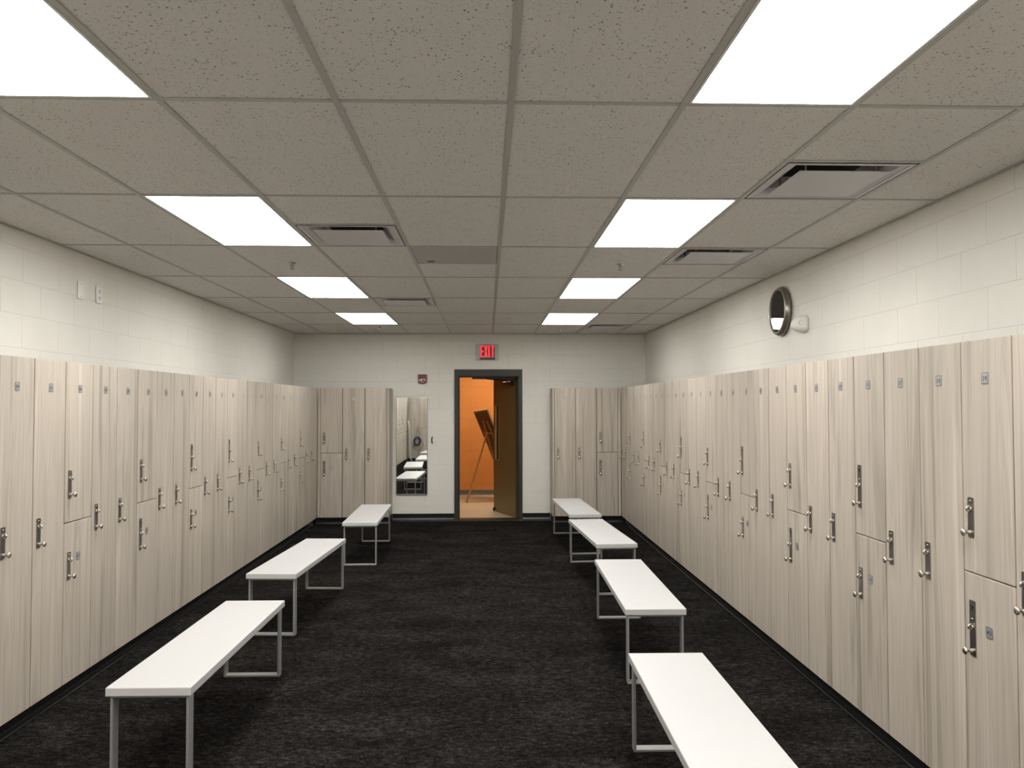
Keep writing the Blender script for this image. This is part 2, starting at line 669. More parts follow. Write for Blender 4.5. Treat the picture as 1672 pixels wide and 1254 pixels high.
# ---- the hallway beyond the door
HX0, HX1 = -4.6, 4.4  # unseen hall ends, set far apart so the hall loses bounced light
tag(ob('floor_hall', boxes('floor_hall', [(HX0, HX1, YF + .012, HALL_Y + .2, -.12, .0)], 'hallfloor')), 'tan vinyl hallway floor beyond the open door', 'floor', kind='structure')
wo = tag(ob('wall_hall', boxes('wall_hall', [(HX0 - .2, HX1 + .2, HALL_Y + JR, HALL_Y + .2, 0, 2.85)], 'orangecore')), 'orange painted block wall of the hallway', 'wall', kind='structure')
block_wall(wo, lambda u, z: (u, HALL_Y + .0005, z), rot_far, -1.8, 1.6, .0, 2.75, [], 'orange', .11, .313, .010, .0021)
bm = bmesh.new()
for b in ((HX0, DL + .02, YF + .2005, YF + .206, 0, 2.76), (DR - .02, HX1, YF + .2005, YF + .206, 0, 2.76), (DL + .02, DR - .02, YF + .2005, YF + .206, DT - .02, 2.76)):
    box(bm, *b)
tag(ob('wall_hall_skin', mesh('wall_hall_skin', bm, 'orangecore')), 'unseen orange skin added on the hallway side of the wall around the door', 'wall', kind='structure')  # unseen skin added so the pale wall bounces less light into the hall
for nm, x in (('wall_hall_left', HX0 - .1), ('wall_hall_right', HX1 + .1)):
    tag(ob(nm, boxes(nm, [(x - .1, x + .1, YF + .2, HALL_Y, 0, 2.85)], 'orangecore')), 'orange end wall of the hallway, ' + nm.split('_')[-1] + ' of the door', 'wall', kind='structure')
tag(ob('ceiling_hall', boxes('ceiling_hall', [(HX0, HX1, YF + .2, HALL_Y + .2, 2.76, 2.85)], 'hallceil')), 'plain hallway ceiling beyond the door', 'ceiling', kind='structure')
cove('baseboard_hall', (-1.8, HALL_Y), (1.6, HALL_Y), (0, -1), 'grey cove base along the orange hallway wall', h=.10, t=.004, toe=.014, m='hallbase')
hp = thing('hall_light', 'hallway ceiling light panel out of view above the easel', 'ceiling light', (.15, 13.62, 2.76), math.pi / 2)
ob('frame', boxes('frame', [(-.16, .16, -.63, -.60, -.03, 0), (-.16, .16, .60, .63, -.03, 0), (-.16, -.14, -.6, .6, -.03, 0), (.14, .16, -.6, .6, -.03, 0)], 'lframe'), hp)
ob('diffuser', boxes('diffuser', [(-.14, .14, -.6, .6, -.025, -.012)], 'hallpanel'), hp)

# ---- door with frame
dr = thing('door_1', 'open bronze-brown door in a dark olive metal frame', 'door', ((DL + DR) / 2, YF, 0), kind='structure')
ox = (DL + DR) / 2
IL, IR, IT = -.415, .468, 2.098
fb = []
yo, yi = -.014, .205
bm = bmesh.new()
for a, b in ((DL - ox, IL - ox), (IR - ox, DR - ox)):
    box(bm, a, b, yo, yi, 0.0, IT)
box(bm, DL - ox, DR - ox, yo, yi, IT, DT)
ob('door_frame', mesh('door_frame', bm, 'frame'), dr)
# stop moulding inside the frame
ob('door_stop', boxes('door_stop', [(IL - ox, IL - ox + .016, .06, .15, 0, IT), (IR - ox - .016, IR - ox, .06, .15, 0, IT), (IL - ox + .016, IR - ox - .016, .06, .15, IT - .016, IT)], 'frame'), dr)
LEAFW, LEAFH, LT = .875, 2.075, .044
ang = math.radians(69)
leaf = ob('door_leaf', None, dr, (IR - ox - .004, .200, .012))
leaf.rotation_euler = (0, 0, -ang)
# leaf-local: hinge at origin, leaf runs towards -x, room face at y=-LT..0
bm = bmesh.new()
gx0, gx1, gz0, gz1 = -.815, -.655, .80, 1.66        # narrow vision panel near the latch edge
for b in ((-LEAFW, gx0, -LT, 0, 0, LEAFH), (gx1, 0, -LT, 0, 0, LEAFH), (gx0, gx1, -LT, 0, 0, gz0), (gx0, gx1, -LT, 0, gz1, LEAFH)):
    box(bm, *b)
leafm = mesh('door_leaf', bm, 'leaf')
leaf.data = None
bpy.data.objects.remove(leaf)
leaf = ob('door_leaf', leafm, dr, (IR - ox - .004, .200, .012))
leaf.rotation_euler = (0, 0, -ang)
ob('glazing_bead', boxes('glazing_bead', [(gx0 + .0004, gx0 + .010, -LT - .002, .002, gz0 + .0004, gz1 - .0004), (gx1 - .010, gx1 - .0004, -LT - .002, .002, gz0 + .0004, gz1 - .0004),
   (gx0 + .010, gx1 - .010, -LT - .002, .002, gz0 + .0004, gz0 + .010), (gx0 + .010, gx1 - .010, -LT - .002, .002, gz1 - .010, gz1 - .0004)], 'litekit'), leaf)
ob('vision_glass', boxes('vision_glass', [(gx0 + .010, gx1 - .010, -.025, -.019, gz0 + .010, gz1 - .010)], 'glass'), leaf)
ob('closer_body', boxes('closer_body', [(-.36, -.13, -LT - .055, -LT - .0005, 1.955, 2.015)], 'bronze', .004), leaf)
ob('closer_cap', boxes('closer_cap', [(-.128, -.045, -LT - .058, -LT - .0005, 1.950, 2.02)], 'blackmetal', .004), leaf)
ob('door_stop_foot', boxes('door_stop_foot', [(-.84, -.80, -LT - .03, -LT - .0005, .015, .05), (-.835, -.805, -LT - .03, -LT - .012, -.008, .015)], 'blackmetal', .003), leaf)
# closer arm and its track under the frame head
bm = bmesh.new()
hx, hy = IR - ox - .004, .2
ex = lambda lx, ly: (hx + lx * math.cos(ang) + ly * math.sin(ang), hy - lx * math.sin(ang) + ly * math.cos(ang))
e0 = ex(-.25, -LT - .03)
tube(bm, [(e0[0], e0[1], 2.045), (-.02, .17, 2.062)], .008, 6)
ob('closer_arm', mesh('closer_arm', bm, 'blackmetal'), dr)
ob('closer_track', boxes('closer_track', [(-.24, .36, .153, .185, IT - .038, IT - .0005)], 'blackmetal', .002), dr)
hm = None
for z in (.28, 1.03, 1.83):
    bm = bmesh.new()
    lathe(bm, [(.008, 0), (.008, .115)], T(0, 0, 0), 10)
    box(bm, -.002, .003, -.05, 0, .003, .112)
    ob('hinge', mesh('hinge', bm, 'blackmetal'), dr, (IR - ox + .004, .213, z - .055))
ob('threshold', boxes('threshold', [(IL - ox, IR - ox, -.012, .20, .0005, .006)], 'blackmetal', .002), dr)


# ================================================================== OBJECTS
# ---- ceiling light panels
def ordinal(n):
    if 10 <= n % 100 <= 20:
        return f'{n}th'
    return f'{n}' + {1: 'st', 2: 'nd', 3: 'rd'}.get(n % 10, 'th')


lw, ll = GT - 2 * TB - .004, GL - 2 * TB - .004
lf_me = boxes('frame', [(-lw / 2, lw / 2, -ll / 2, -ll / 2 + .010, -.001, .03), (-lw / 2, lw / 2, ll / 2 - .010, ll / 2, -.001, .03),
                        (-lw / 2, -lw / 2 + .010, -ll / 2 + .010, ll / 2 - .010, -.001, .03), (lw / 2 - .010, lw / 2, -ll / 2 + .010, ll / 2 - .010, -.001, .03)], 'lframe')
ld_me = boxes('diffuser', [(-lw / 2 + .010, lw / 2 - .010, -ll / 2 + .010, ll / 2 - .010, .001, .008)], 'panel')
ld_far, ld_mid = ld_me.copy(), ld_me.copy()
ld_far.materials[0] = MT['panel_far']
ld_mid.materials[0] = MT['panel_mid']
lb_me = boxes('housing', [(-lw / 2 + .010, lw / 2 - .010, -ll / 2 + .010, ll / 2 - .010, .010, .05)], 'lframe')
where = {5: 'nearest the far wall', 3: 'second from the far wall', 1: 'third from the far wall', -1: 'cut by the top of the photo', -3: 'behind the viewer, out of the photo'}
for c, r in LIGHTS:
    side = 'left' if c < 0 else 'right'
    t = thing('ceiling_light', f'bright white ceiling light panel, {side} row, {where[r]}', 'ceiling light',
              (gline(c) + GT / 2, grow(r) + GL / 2, CEIL), group='flat ceiling light panels')
    ob('frame', lf_me, t)
    ob('diffuser', {5: ld_far, 3: ld_mid}.get(r, ld_me), t)
    ob('housing', lb_me, t)

# ---- square plaque air diffusers
bm = bmesh.new()
h = .287
q = lambda a, z: [bm.verts.new((sx * a, sy_ * a, z)) for sx, sy_ in ((-1, -1), (1, -1), (1, 1), (-1, 1))]
ringz = [q(h, 0), q(h - .022, -.001), q(h - .024, .002), q(h - .050, .008), q(h - .080, .030), q(h - .105, .065), q(h - .12, .075)]
for A, B in zip(ringz, ringz[1:]):
    for i in range(4):
        bm.faces.new((A[i], A[(i + 1) % 4], B[(i + 1) % 4], B[i]))
cone_me = mesh('cone_frame', bm, 'diff')
for f in cone_me.polygons:
    f.use_smooth = False
bm = bmesh.new()
box(bm, -.2, .2, -.2, .2, .075, .13)
neck_me = mesh('duct_neck', bm, 'dark')  # black block stands in for the shade up inside the duct
plq_me = boxes('plaque', [(-.208, .208, -.208, .208, -.011, -.007)], 'diff', .0015)
bm = bmesh.new()
tube(bm, [(0, 0, -.006), (0, 0, .078)], .005, 6)
rod_me = mesh('support_rod', bm, 'nickel')
dlab = {(2, 0): 'large square white air diffuser nearest on the right beside the wall', (-2, 1): 'square white air diffuser beside the second left light panel',
        (2, 2): 'square white air diffuser on the right just beyond the second light panel', (-2, 4): 'small-looking square air diffuser on the left between two far light panels',
        (2, 6): 'farthest square air diffuser, at the far right corner of the ceiling'}
for (c, r), hv in HALF.items():
    yc_ = grow(r) + GL * (.75 if hv == 'far' else .25)
    loc = (gline(c) + GT / 2, yc_, CEIL)
    if (c, r) == (-1, 2):
        t = thing('access_panel', 'flat grey ceiling access panel in the middle row', 'ceiling panel', loc)
        ob('panel', boxes('panel', [(-.288, .288, -.298, .298, .0025, .008)], 'access', .001), t)
        ob('rim', boxes('rim', [(-.291, .291, -.302, -.299, 0.0022, .012), (-.291, .291, .299, .302, .0022, .012), (-.291, -.289, -.299, .299, .0022, .012), (.289, .291, -.299, .299, .0022, .012)], 'lframe'), t)
        ob('latch', boxes('latch', [(-.215, -.165, .225, .243, -.002, .0025)], 'blackmetal', .001), t)
        continue
    t = thing('air_diffuser', dlab[(c, r)], 'air diffuser', loc, group='square plaque ceiling diffusers')
    ob('cone_frame', cone_me, t)
    ob('plaque', plq_me, t)
    ob('duct_neck', neck_me, t)
    for sx in (-1, 1):
        for sy_ in (-1, 1):
            ob('support_rod', rod_me, t, (sx * .16, sy_ * .16, 0))

# ---- sprinkler heads
bm = bmesh.new()
lathe(bm, [(.030, .0035), (.030, .001), (.026, -.003), (.014, -.004)], None, 20)
esc_me = mesh('escutcheon', bm, 'chrome', True)
bm = bmesh.new()
lathe(bm, [(.010, -.003), (.010, -.018), (.004, -.020), (.004, -.044)], None, 10)
tube(bm, [(-.010, 0, -.016), (-.013, 0, -.030), (-.004, 0, -.044)], .0025, 6)
tube(bm, [(.010, 0, -.016), (.013, 0, -.030), (.004, 0, -.044)], .0025, 6)
bod_me = mesh('sprinkler_body', bm, 'steel')
bm = bmesh.new()
lathe(bm, [(.017, -.045), (.017, -.047)], None, 14)
dfl_me = mesh('deflector', bm, 'steel')
for c, r, lab in ((-3, 2, 'sprinkler head on the left between two light panels'), (1, 2, 'sprinkler head on the right between two light panels'),
                  (-3, 6, 'tiny far sprinkler head beyond the last left light panel'), (1, 6, 'tiny far sprinkler head beyond the last right light panel')):
    t = thing('sprinkler_head', lab, 'sprinkler', (gline(c) + GT / 2, grow(r) + GL * (.5 if r < 6 else .32), CEIL), group='ceiling sprinkler heads')
    ob('escutcheon', esc_me, t)
    ob('sprinkler_body', bod_me, t)
    ob('deflector', dfl_me, t)


# ---- lockers --------------------------------------------------------------
# digit glyphs from the built-in font
def glyph(ch):
    cu = bpy.data.curves.new('glyph', 'FONT')
    cu.body = ch
    cu.align_x = 'CENTER'
    cu.size = 1.0
    cu.offset = .006
    cu.resolution_u = 2
    o = bpy.data.objects.new('glyph', cu)
    COL.objects.link(o)
    bpy.context.view_layer.update()
    me = o.to_mesh()
    vs = [v.co.copy() for v in me.vertices]
    fs = [tuple(p.vertices) for p in me.polygons]
    o.to_mesh_clear()
    bpy.data.objects.remove(o)
    bpy.data.curves.remove(cu)
    return vs, fs


GLY = {c: glyph(c) for c in '0123456789'}


def number_mesh(n):
    bm = bmesh.new()
    prism(bm, rrect(0, 0, .040, .044, .005, 3), 1, -.0020, 0)
    # thin dark outline just inside the edge
    o1, i1 = rrect(0, 0, .0385, .0425, .0045, 3), rrect(0, 0, .0355, .0395, .0035, 3)
    A = [bm.verts.new((x, -.0023, z)) for x, z in o1]
    B = [bm.verts.new((x, -.0023, z)) for x, z in i1]
    for i in range(len(A)):
        bm.faces.new((A[i], A[(i + 1) % len(A)], B[(i + 1) % len(A)], B[i])).material_index = 1
    s = str(n)
    sz, adv = (.0265, .0146) if len(s) < 3 else (.0185, .0102)
    x0 = -adv * (len(s) - 1) / 2
    for k, ch in enumerate(s):
        vs, fs = GLY[ch]
        bv = [bm.verts.new((x0 + k * adv + v.x * sz * .92, -.0024, v.y * sz - sz * .36)) for v in vs]
        for f in fs:
            bm.faces.new([bv[i] for i in f]).material_index = 1
    me = bpy.data.meshes.new('number_plate')
    bm.to_mesh(me)
    bm.free()
    me.materials.append(MT['numplate'])
    me.materials.append(MT['numdark'])
    return me


DW = LP - .0074
DTH = .019


def door_me(z0, z1, w_=DW):
    return boxes('locker_door', [(-w_ / 2, w_ / 2, 0, DTH, z0, z1)], 'lam', .0012)


SPLIT = 1.005
GAP = .0027
D_FULL = door_me(ZB, ZT)
D_UP = door_me(SPLIT + GAP, ZT)
D_LOW = door_me(ZB, SPLIT - GAP)


def body_me(split):
    a, t = LP / 2 - .0008, .016
    y0, y1 = DTH + .0015, .385
    L_ = [(-a, -a + t, y0, y1, ZB, ZT), (a - t, a, y0, y1, ZB, ZT), (-a + t, a - t, y0, y1, ZT - t, ZT),
          (-a + t, a - t, y0, y1, ZB, ZB + t), (-a + t, a - t, y1 - .006, y1, ZB + t, ZT - t)]
    if split:
        L_.append((-a + t, a - t, y0, y1 - .006, SPLIT - t / 2, SPLIT + t / 2))
    return boxes('locker_body', L_, 'carcass')


B_FULL, B_SPLIT = body_me(False), body_me(True)
# lock plate (short and long), with knob, staple and emblem
PU = -DW / 2 + .049
PLW = .037


def plate_me(h):
    bm = bmesh.new()
    prism(bm, rrect(0, h / 2, PLW, h, .005, 3), 1, -.003, 0)
    return mesh('lock_plate', bm, 'steel')


PS_H, PL_H = .156, .215
P_SHORT, P_LONG = plate_me(PS_H), plate_me(PL_H)
bm = bmesh.new()
out = RX(math.pi / 2)            # local +Z -> -Y (out of the door)
lathe(bm, [(.0085, 0), (.0085, .002), (.0062, .006), (.0062, .020), (.0085, .023), (.0135, .026), (.0150, .030), (.0142, .034), (.0095, .0365), (0, .0372)], out, 16)
KNOB = mesh('knob', bm, 'nickel', True)
bm = bmesh.new()
# padlock staple: a half ring standing out from the plate on a small collar
lathe(bm, [(.0095, 0), (.0095, .003), (.007, .005)], out, 12)
tube(bm, [(0, -.002 - .015 * math.sin(a), .0105 * math.cos(a)) for a in [math.pi * i / 8 for i in range(9)]], .0036, 6)
STAPLE = mesh('staple', bm, 'nickel', True)
bm = bmesh.new()
lathe(bm, [(.0042, 0), (.0042, .0015), (.0025, .0026), (0, .003)], out, 10)
SCREW = mesh('screw', bm, 'nickel', True)
bm = bmesh.new()
# small emblem: a wedge on the left and a forked stroke on the right
prism(bm, [(-.0125, .0085), (-.0040, .0085), (-.0005, .0035), (-.0055, .0005)], 1, -.0036, -.0031)
prism(bm, [(.0035, .0085), (.0125, .0085), (.0035, -.0095), (-.0055, -.0095), (-.0005, -.0005), (-.0015, .0005)], 1, -.0036, -.0031)
EMB = mesh('emblem', bm, 'emblem')
NUMC = {}


def add_door(root, me, zplate, long_, num, znum):
    d = ob('locker_door', me, root)
    ob('lock_plate', P_LONG if long_ else P_SHORT, d, (PU, 0, zplate))
    ob('knob', KNOB, d, (PU, -.003, zplate + .020))
    ob('staple', STAPLE, d, (PU, -.003, zplate + .112))
    ob('screw', SCREW, d, (PU, -.003, zplate + .142))
    if long_:
        ob('emblem', EMB, d, (PU, 0, zplate + .186))
    ob('number_plate', number_mesh(num), d, (0, -.0002, znum))
    return d


NAMED = {}


def locker(x, y, rot, split, nums, longs, label, grp):
    t = thing('locker', label, 'locker', (x, y, 0), rot, grp)
    ob('locker_body', B_SPLIT if split else B_FULL, t)
    if split:
        add_door(t, D_UP, 1.143, longs[0], nums[0], 1.764)
        add_door(t, D_LOW, .683, longs[1], nums[1], .800)
    else:
        add_door(t, D_FULL, .916, False, nums[0], 1.764)
    return t


kindword = lambda s: 'two-door split' if s else 'single-door full-height'
# right wall: k = 0 is number 39, counted towards the far corner
R0 = 2.803
for k in range(-10, 27):
    split = k % 3 == 0
    m_ = k // 3
    n = 39 - 4 * m_
    nums = (n, n + 1) if split else ((n - 1,) if k % 3 == 1 else (n - 2,))
    odd = (m_ % 2 == 0)
    longs = (not odd, odd)
    idx = 27 - k
    extra = {0: ', numbered 39', 1: ', numbered 38', 2: ', numbered 37'}.get(k, '')
    locker(FR, R0 + LP * (k + .5), -math.pi / 2, split, nums, longs,
           f'{kindword(split)} locker, {ordinal(idx)} along the right wall from the far corner{extra}', 'lockers along the right wall')
# left wall
L0 = 4.219
LV = ['SS', 'SL', 'LS', 'LS', 'SL', 'SS', 'LS']
for k in range(-15, 22):
    split = k % 3 == 1
    m_ = (k - 1) // 3
    n = 86 + 4 * m_
    nums = (n, n + 1) if split else ((n + 2,) if k % 3 == 2 else (n + 3,))
    v = LV[m_ % 7]
    locker(FL, L0 + LP * (k + .5), math.pi / 2, split, nums, (v[0] == 'L', v[1] == 'L'),
           f'{kindword(split)} locker, {ordinal(22 - k)} along the left wall from the far corner', 'lockers along the left wall')
# banks on the far wall either side of the door
for i, (xc, split, nums) in enumerate(((-2.1735, True, (114, 115)), (-1.8645, False, (116,)), (-1.5555, False, (117,)))):
    w_ = ('in the far left corner', 'middle of its three', 'end one beside the mirror')[i]
    locker(xc, FE, 0, split, nums, (False, True), f'{kindword(split)} locker left of the door, {w_}', 'lockers left of the door')
for i, (xc, split, nums) in enumerate(((1.106, False, (1,)), (1.405, False, (2,)), (1.706, True, (3, 4)))):
    w_ = ('end one nearest the door', 'middle of its three', 'in the far right corner')[i]
    t = locker(xc, FE, 0, split, nums, (False, True), f'{kindword(split)} locker right of the door, {w_}', 'lockers right of the door')
    t.scale = (.3 / LP, 1, 1)
# bank behind the viewer, seen in the mirror
for i, (xc, split) in enumerate(((-2.164, False), (-1.855, True), (-1.546, False))):
    nums = ((65,), (63, 64), (62,))[i]
    locker(xc, FBK, math.pi, split, nums, (False, False), f'{kindword(split)} locker behind the viewer, seen in the mirror, {ordinal(i + 1)} from its corner', 'lockers behind the viewer')


# filler strips and end panels
def panel(name, b, label, grp='locker end and corner panels'):
    cx_, cy_ = (b[0] + b[1]) / 2, (b[2] + b[3]) / 2
    me = boxes(name, [(b[0] - cx_, b[1] - cx_, b[2] - cy_, b[3] - cy_, b[4], b[5])], 'lam', .001)
    return tag(ob(name, me, None, (cx_, cy_, 0)), label, 'panel', grp)


panel('end_panel', (-1.3995, -1.372, FE + .001, YF - .002, ZB, ZT), 'wood-grain end panel of the lockers beside the mirror')
panel('end_panel', (.926, .9545, FE + .001, YF - .002, ZB, ZT), 'wood-grain end panel of the lockers right of the door')
panel('filler_panel', (-2.3655, -2.330, FE + .006, FE + .110, ZB, ZT), 'narrow wood-grain filler strip in the far left corner on the far wall')
panel('filler_panel', (FL - .110, FL - .006, L0 + 22 * LP + .001, FE + .004, ZB, ZT), 'narrow wood-grain filler strip ending the left wall of lockers')
panel('filler_panel', (1.858, 1.899, FE + .006, FE + .110, ZB, ZT), 'narrow wood-grain filler strip in the far right corner on the far wall')
panel('filler_panel', (FR + .006, FR + .110, R0 + 27 * LP + .001, FE + .004, ZB, ZT), 'thin wood-grain filler strip ending the right wall of lockers')
panel('filler_panel', (-2.3645, -2.320, FBK - .025, FBK - .006, ZB, ZT), 'narrow wood-grain filler strip behind the viewer, seen in the mirror')


# plinths under the banks (each with a rubber cove strip)
def plinth(b, label, cv):
    t = thing('locker_plinth', label, 'plinth', ((b[0] + b[1]) / 2, (b[2] + b[3]) / 2, 0), group='black locker plinths')
    cx_, cy_ = t.location.x, t.location.y
    ob('plinth_box', boxes('plinth_box', [(b[0] - cx_, b[1] - cx_, b[2] - cy_, b[3] - cy_, .0005, ZB - .0005)], 'plinth'), t)
    p0, p1, d = cv
    o = cove('cove_strip', (p0[0] - cx_, p0[1] - cy_), (p1[0] - cx_, p1[1] - cy_), d, 'x', kind=None)
    del o['label'], o['category']
    o.parent = t


TK = .062
plinth((XL + .03, FL - TK, FBK - .05, FE + .06, ), 'long black plinth under the left wall of lockers', ((FL - TK, FBK - .045), (FL - TK, FE + TK - .021), (1, 0)))
plinth((FR + TK, XR - .03, -.27, FE + .06), 'long black plinth under the right wall of lockers', ((FR + TK, -.27), (FR + TK, FE + TK - .021), (-1, 0)))
plinth((FL - TK + .001, -1.375, FE + TK, YF - .03), 'short black plinth under the lockers left of the door', ((FL - TK + .021, FE + TK), (-1.375, FE + TK), (0, -1)))
plinth((.93, FR + TK - .001, FE + TK, YF - .03), 'short black plinth under the lockers right of the door', ((.93, FE + TK), (FR + TK - .021, FE + TK), (0, -1)))
plinth((FL + .001, -1.39, YB + .03, FBK - TK), 'black plinth under the lockers behind the viewer', ((FL + .001, FBK - TK), (-1.39, FBK - TK), (0, 1)))

# ---- benches ---------------------------------------------------------------
BWD, BLN, BHT, BTH = .366, 1.53, .45, .038
top_me = boxes('bench_top', [(-BWD / 2, BWD / 2, -BLN / 2, BLN / 2, BHT - BTH, BHT)], 'benchtop', .004, 2)
fw, ft = .055, .012
xo = BWD / 2 - .014
leg_me = boxes('leg_frame', [(-xo, -xo + ft, -fw / 2, fw / 2, ft, BHT - BTH - ft), (xo - ft, xo, -fw / 2, fw / 2, ft, BHT - BTH - ft),
                             (-xo, xo, -fw / 2, fw / 2, .0005, ft), (-xo, xo, -fw / 2, fw / 2, BHT - BTH - ft, BHT - BTH - .0003)], 'benchleg', .0015)


def bench(x, y, rz, label):
    t = thing('bench', label, 'bench', (x, y, 0), rz, 'white locker-room benches')
    ob('bench_top', top_me, t)
    for s in (-1, 1):
        ob('leg_frame', leg_me, t, (0, s * (BLN / 2 - fw / 2 - .018), 0))
    return t


def bench_ends(n, f, label):
    cx_, cy_ = (n[0] + f[0]) / 2, (n[1] + f[1]) / 2
    return bench(cx_, cy_, -math.atan2(f[0] - n[0], f[1] - n[1]), label)


bench_ends((-1.460, 3.495), (-1.444, 5.02), 'nearest left white bench with silver loop legs')
bench_ends((-1.5615, 5.80), (-1.471, 7.345), 'middle left white bench with silver loop legs')
bench_ends((-1.3225, 8.33), (-1.362, 9.85), 'farthest left white bench, beside the mirror')
bench_ends((.856, 2.36), (.874, 3.888), 'nearest right white bench, cut by the bottom of the photo')
bench_ends((1.0065, 4.715), (1.032, 6.256), 'second nearest right white bench with silver loop legs')
bench_ends((1.144, 6.915), (1.051, 8.50), 'third right white bench, turned slightly to the aisle')
bench_ends((1.099, 8.85), (1.036, 10.355), 'farthest right white bench in front of the end lockers')
bench_ends((-1.44, .93), (-1.56, 2.45), 'white bench beside the viewer, seen only in the mirror')

# ---- mirror
t = thing('wall_mirror', 'tall frameless-looking wall mirror with thin steel channel', 'mirror', (-1.092, YF, .369))
mw, mh = .456, 1.436
ob('glass', boxes('glass', [(-mw / 2 + .006, mw / 2 - .006, -.010, -.004, .008, mh - .008)], 'mirror'), t)
ob('channel', boxes('channel', [(-mw / 2, mw / 2, -.016, -.0008, mh - .018, mh), (-mw / 2, mw / 2, -.016, -.0008, 0, .014),
                                (-mw / 2, -mw / 2 + .008, -.014, -.0008, .014, mh - .018), (mw / 2 - .008, mw / 2, -.014, -.0008, .014, mh - .018)], 'steel', .001), t)

# ---- switch plate right of the mirror
t = thing('light_switch', 'small white wall switch with a dark side, between mirror and door', 'switch', (-.7785, YF, 1.165))
ob('cover_plate', boxes('cover_plate', [(-.035, .035, -.007, -.0006, -.058, .058)], 'white', .003), t)
ob('rocker', boxes('rocker', [(.002, .030, -.016, -.0072, -.036, .036)], 'white', .002), t)
bm = bmesh.new()
tube(bm, [(-.016, -.008, .048), (-.022, -.014, .02), (-.022, -.014, -.02), (-.014, -.008, -.046)], .009, 8)
ob('dark_insert', mesh('dark_insert', bm, 'blackmetal', True), t)

# ---- fire alarm strobe
t = thing('fire_alarm', 'dark red fire alarm strobe on the far wall above the mirror', 'alarm', (-.9385, YF, 2.055))
bm = bmesh.new()
pts = [(-.063, .067), (-.063, -.052), (-.045, -.060), (-.022, -.066), (0, -.068), (.022, -.066), (.045, -.060), (.063, -.052), (.063, .067)]
prism(bm, pts, 1, -.030, -.0006)
ob('housing', mesh('housing', bm, 'red'), t)
bm = bmesh.new()
lathe(bm, [(.018, 0), (.017, .010), (.010, .018), (0, .020)], T(-.012, -.030, -.012) @ RX(math.pi / 2), 14)
box(bm, -.052, -.028, -.036, -.0305, -.028, -.010, .003)
box(bm, .012, .036, -.036, -.0305, -.012, .004, .003)
box(bm, .030, .050, -.036, -.0305, -.026, -.012, .003)
ob('strobe_lens', mesh('strobe_lens', bm, 'lens', False), t)
ob('label_line', boxes('label_line', [(-.022, .024, -.0308, -.0302, -.047, -.042)], 'lens'), t)

# ---- exit sign
t = thing('exit_sign', 'red glowing EXIT sign in a grey housing above the door', 'sign', (.0105, YF, 2.333))
hw = .1605
ob('housing', boxes('housing', [(-hw, hw, -.045, -.0006, 0, .232)], 'greyplastic', .008, 2), t)
ob('face', boxes('face', [(-.104, .104, -.0475, -.0455, .036, .215)], 'exitface', .0008), t)
ob('lower_slot', boxes('lower_slot', [(-.112, .112, -.047, -.0455, .006, .030)], 'frame', .0008), t)
bm = bmesh.new()
z0, z1, st = .042, .209, .0165
ya, yb = -.0495, -.0478
wl_ = .046
xs = [-.099, -.0475, .004, .0525]


def bar(x0, x1, a, b):
    box(bm, x0, x1, ya, yb, a, b)


x = xs[0]
bar(x, x + st, z0, z1)
for a in (z0, (z0 + z1) / 2 - st / 2, z1 - st):
    bar(x + st + .0002, x + wl_, a, a + st)
x = xs[1]
for s in (0, 1):
    p = [(x + .0, z0), (x + st, z0), (x + wl_ + .002, z1), (x + wl_ - st + .002, z1)]
    if s:
        p = [(2 * x + wl_ + .002 - a, b) for a, b in p]
    prism(bm, p, 1, ya - .0002 * s, yb)
x = xs[2] + .010
bar(x, x + st + .003, z0, z1)
x = xs[3]
bar(x, x + wl_, z1 - st, z1)
bar(x + (wl_ - st) / 2, x + (wl_ + st) / 2, z0, z1 - st - .0002)
ob('exit_letters', mesh('exit_letters', bm, 'exitred'), t)

# ---- round clock on the right wall
ck = thing('wall_clock', 'round wall clock with a dark dial and bronze rim', 'clock', (XR - .0055, 6.17, 2.405), -math.pi / 2)
ck.rotation_euler = (-.021, 0, -math.pi / 2)
CR = .196
OUT = RX(math.pi / 2)
bm = bmesh.new()
lathe(bm, [(CR * .93, .001), (CR, .012), (CR, .022), (CR * .965, .030), (CR * .955, .042), (CR * .90, .050), (CR * .86, .050), (CR * .83, .040), (CR * .81, .030)], OUT, 48)
ob('rim', mesh('rim', bm, 'clockring', True), ck)
bm = bmesh.new()
lathe(bm, [(CR * .83, .020), (CR * .83, .026)], OUT, 48)
ob('dial', mesh('dial', bm, 'clockface'), ck)
bm = bmesh.new()
for i in range(12):
    a = i * math.pi / 6
    m4 = RY(a)
    vs = box(bm, -.004, .004, -.0272, -.0266, CR * .62, CR * .76)
    bmesh.ops.transform(bm, matrix=m4, verts=vs)
ob('hour_marks', mesh('hour_marks', bm, 'clockprint'), ck)
bm = bmesh.new()
for L_, w_, a, y in ((.085, .005, math.radians(-128), -.030), (.125, .004, math.radians(-5), -.033)):
    vs = box(bm, -w_, w_, y - .001, y, -.02, L_)
    bmesh.ops.transform(bm, matrix=RY(a), verts=vs)
lathe(bm, [(.008, .0265), (.008, .035)], OUT, 12)
ob('hands', mesh('hands', bm, 'clockprint'), ck)
bm = bmesh.new()
lathe(bm, [(CR * .845, .0395), (CR * .845, .042)], OUT, 48)
ob('glass', mesh('glass', bm, 'glass'), ck)

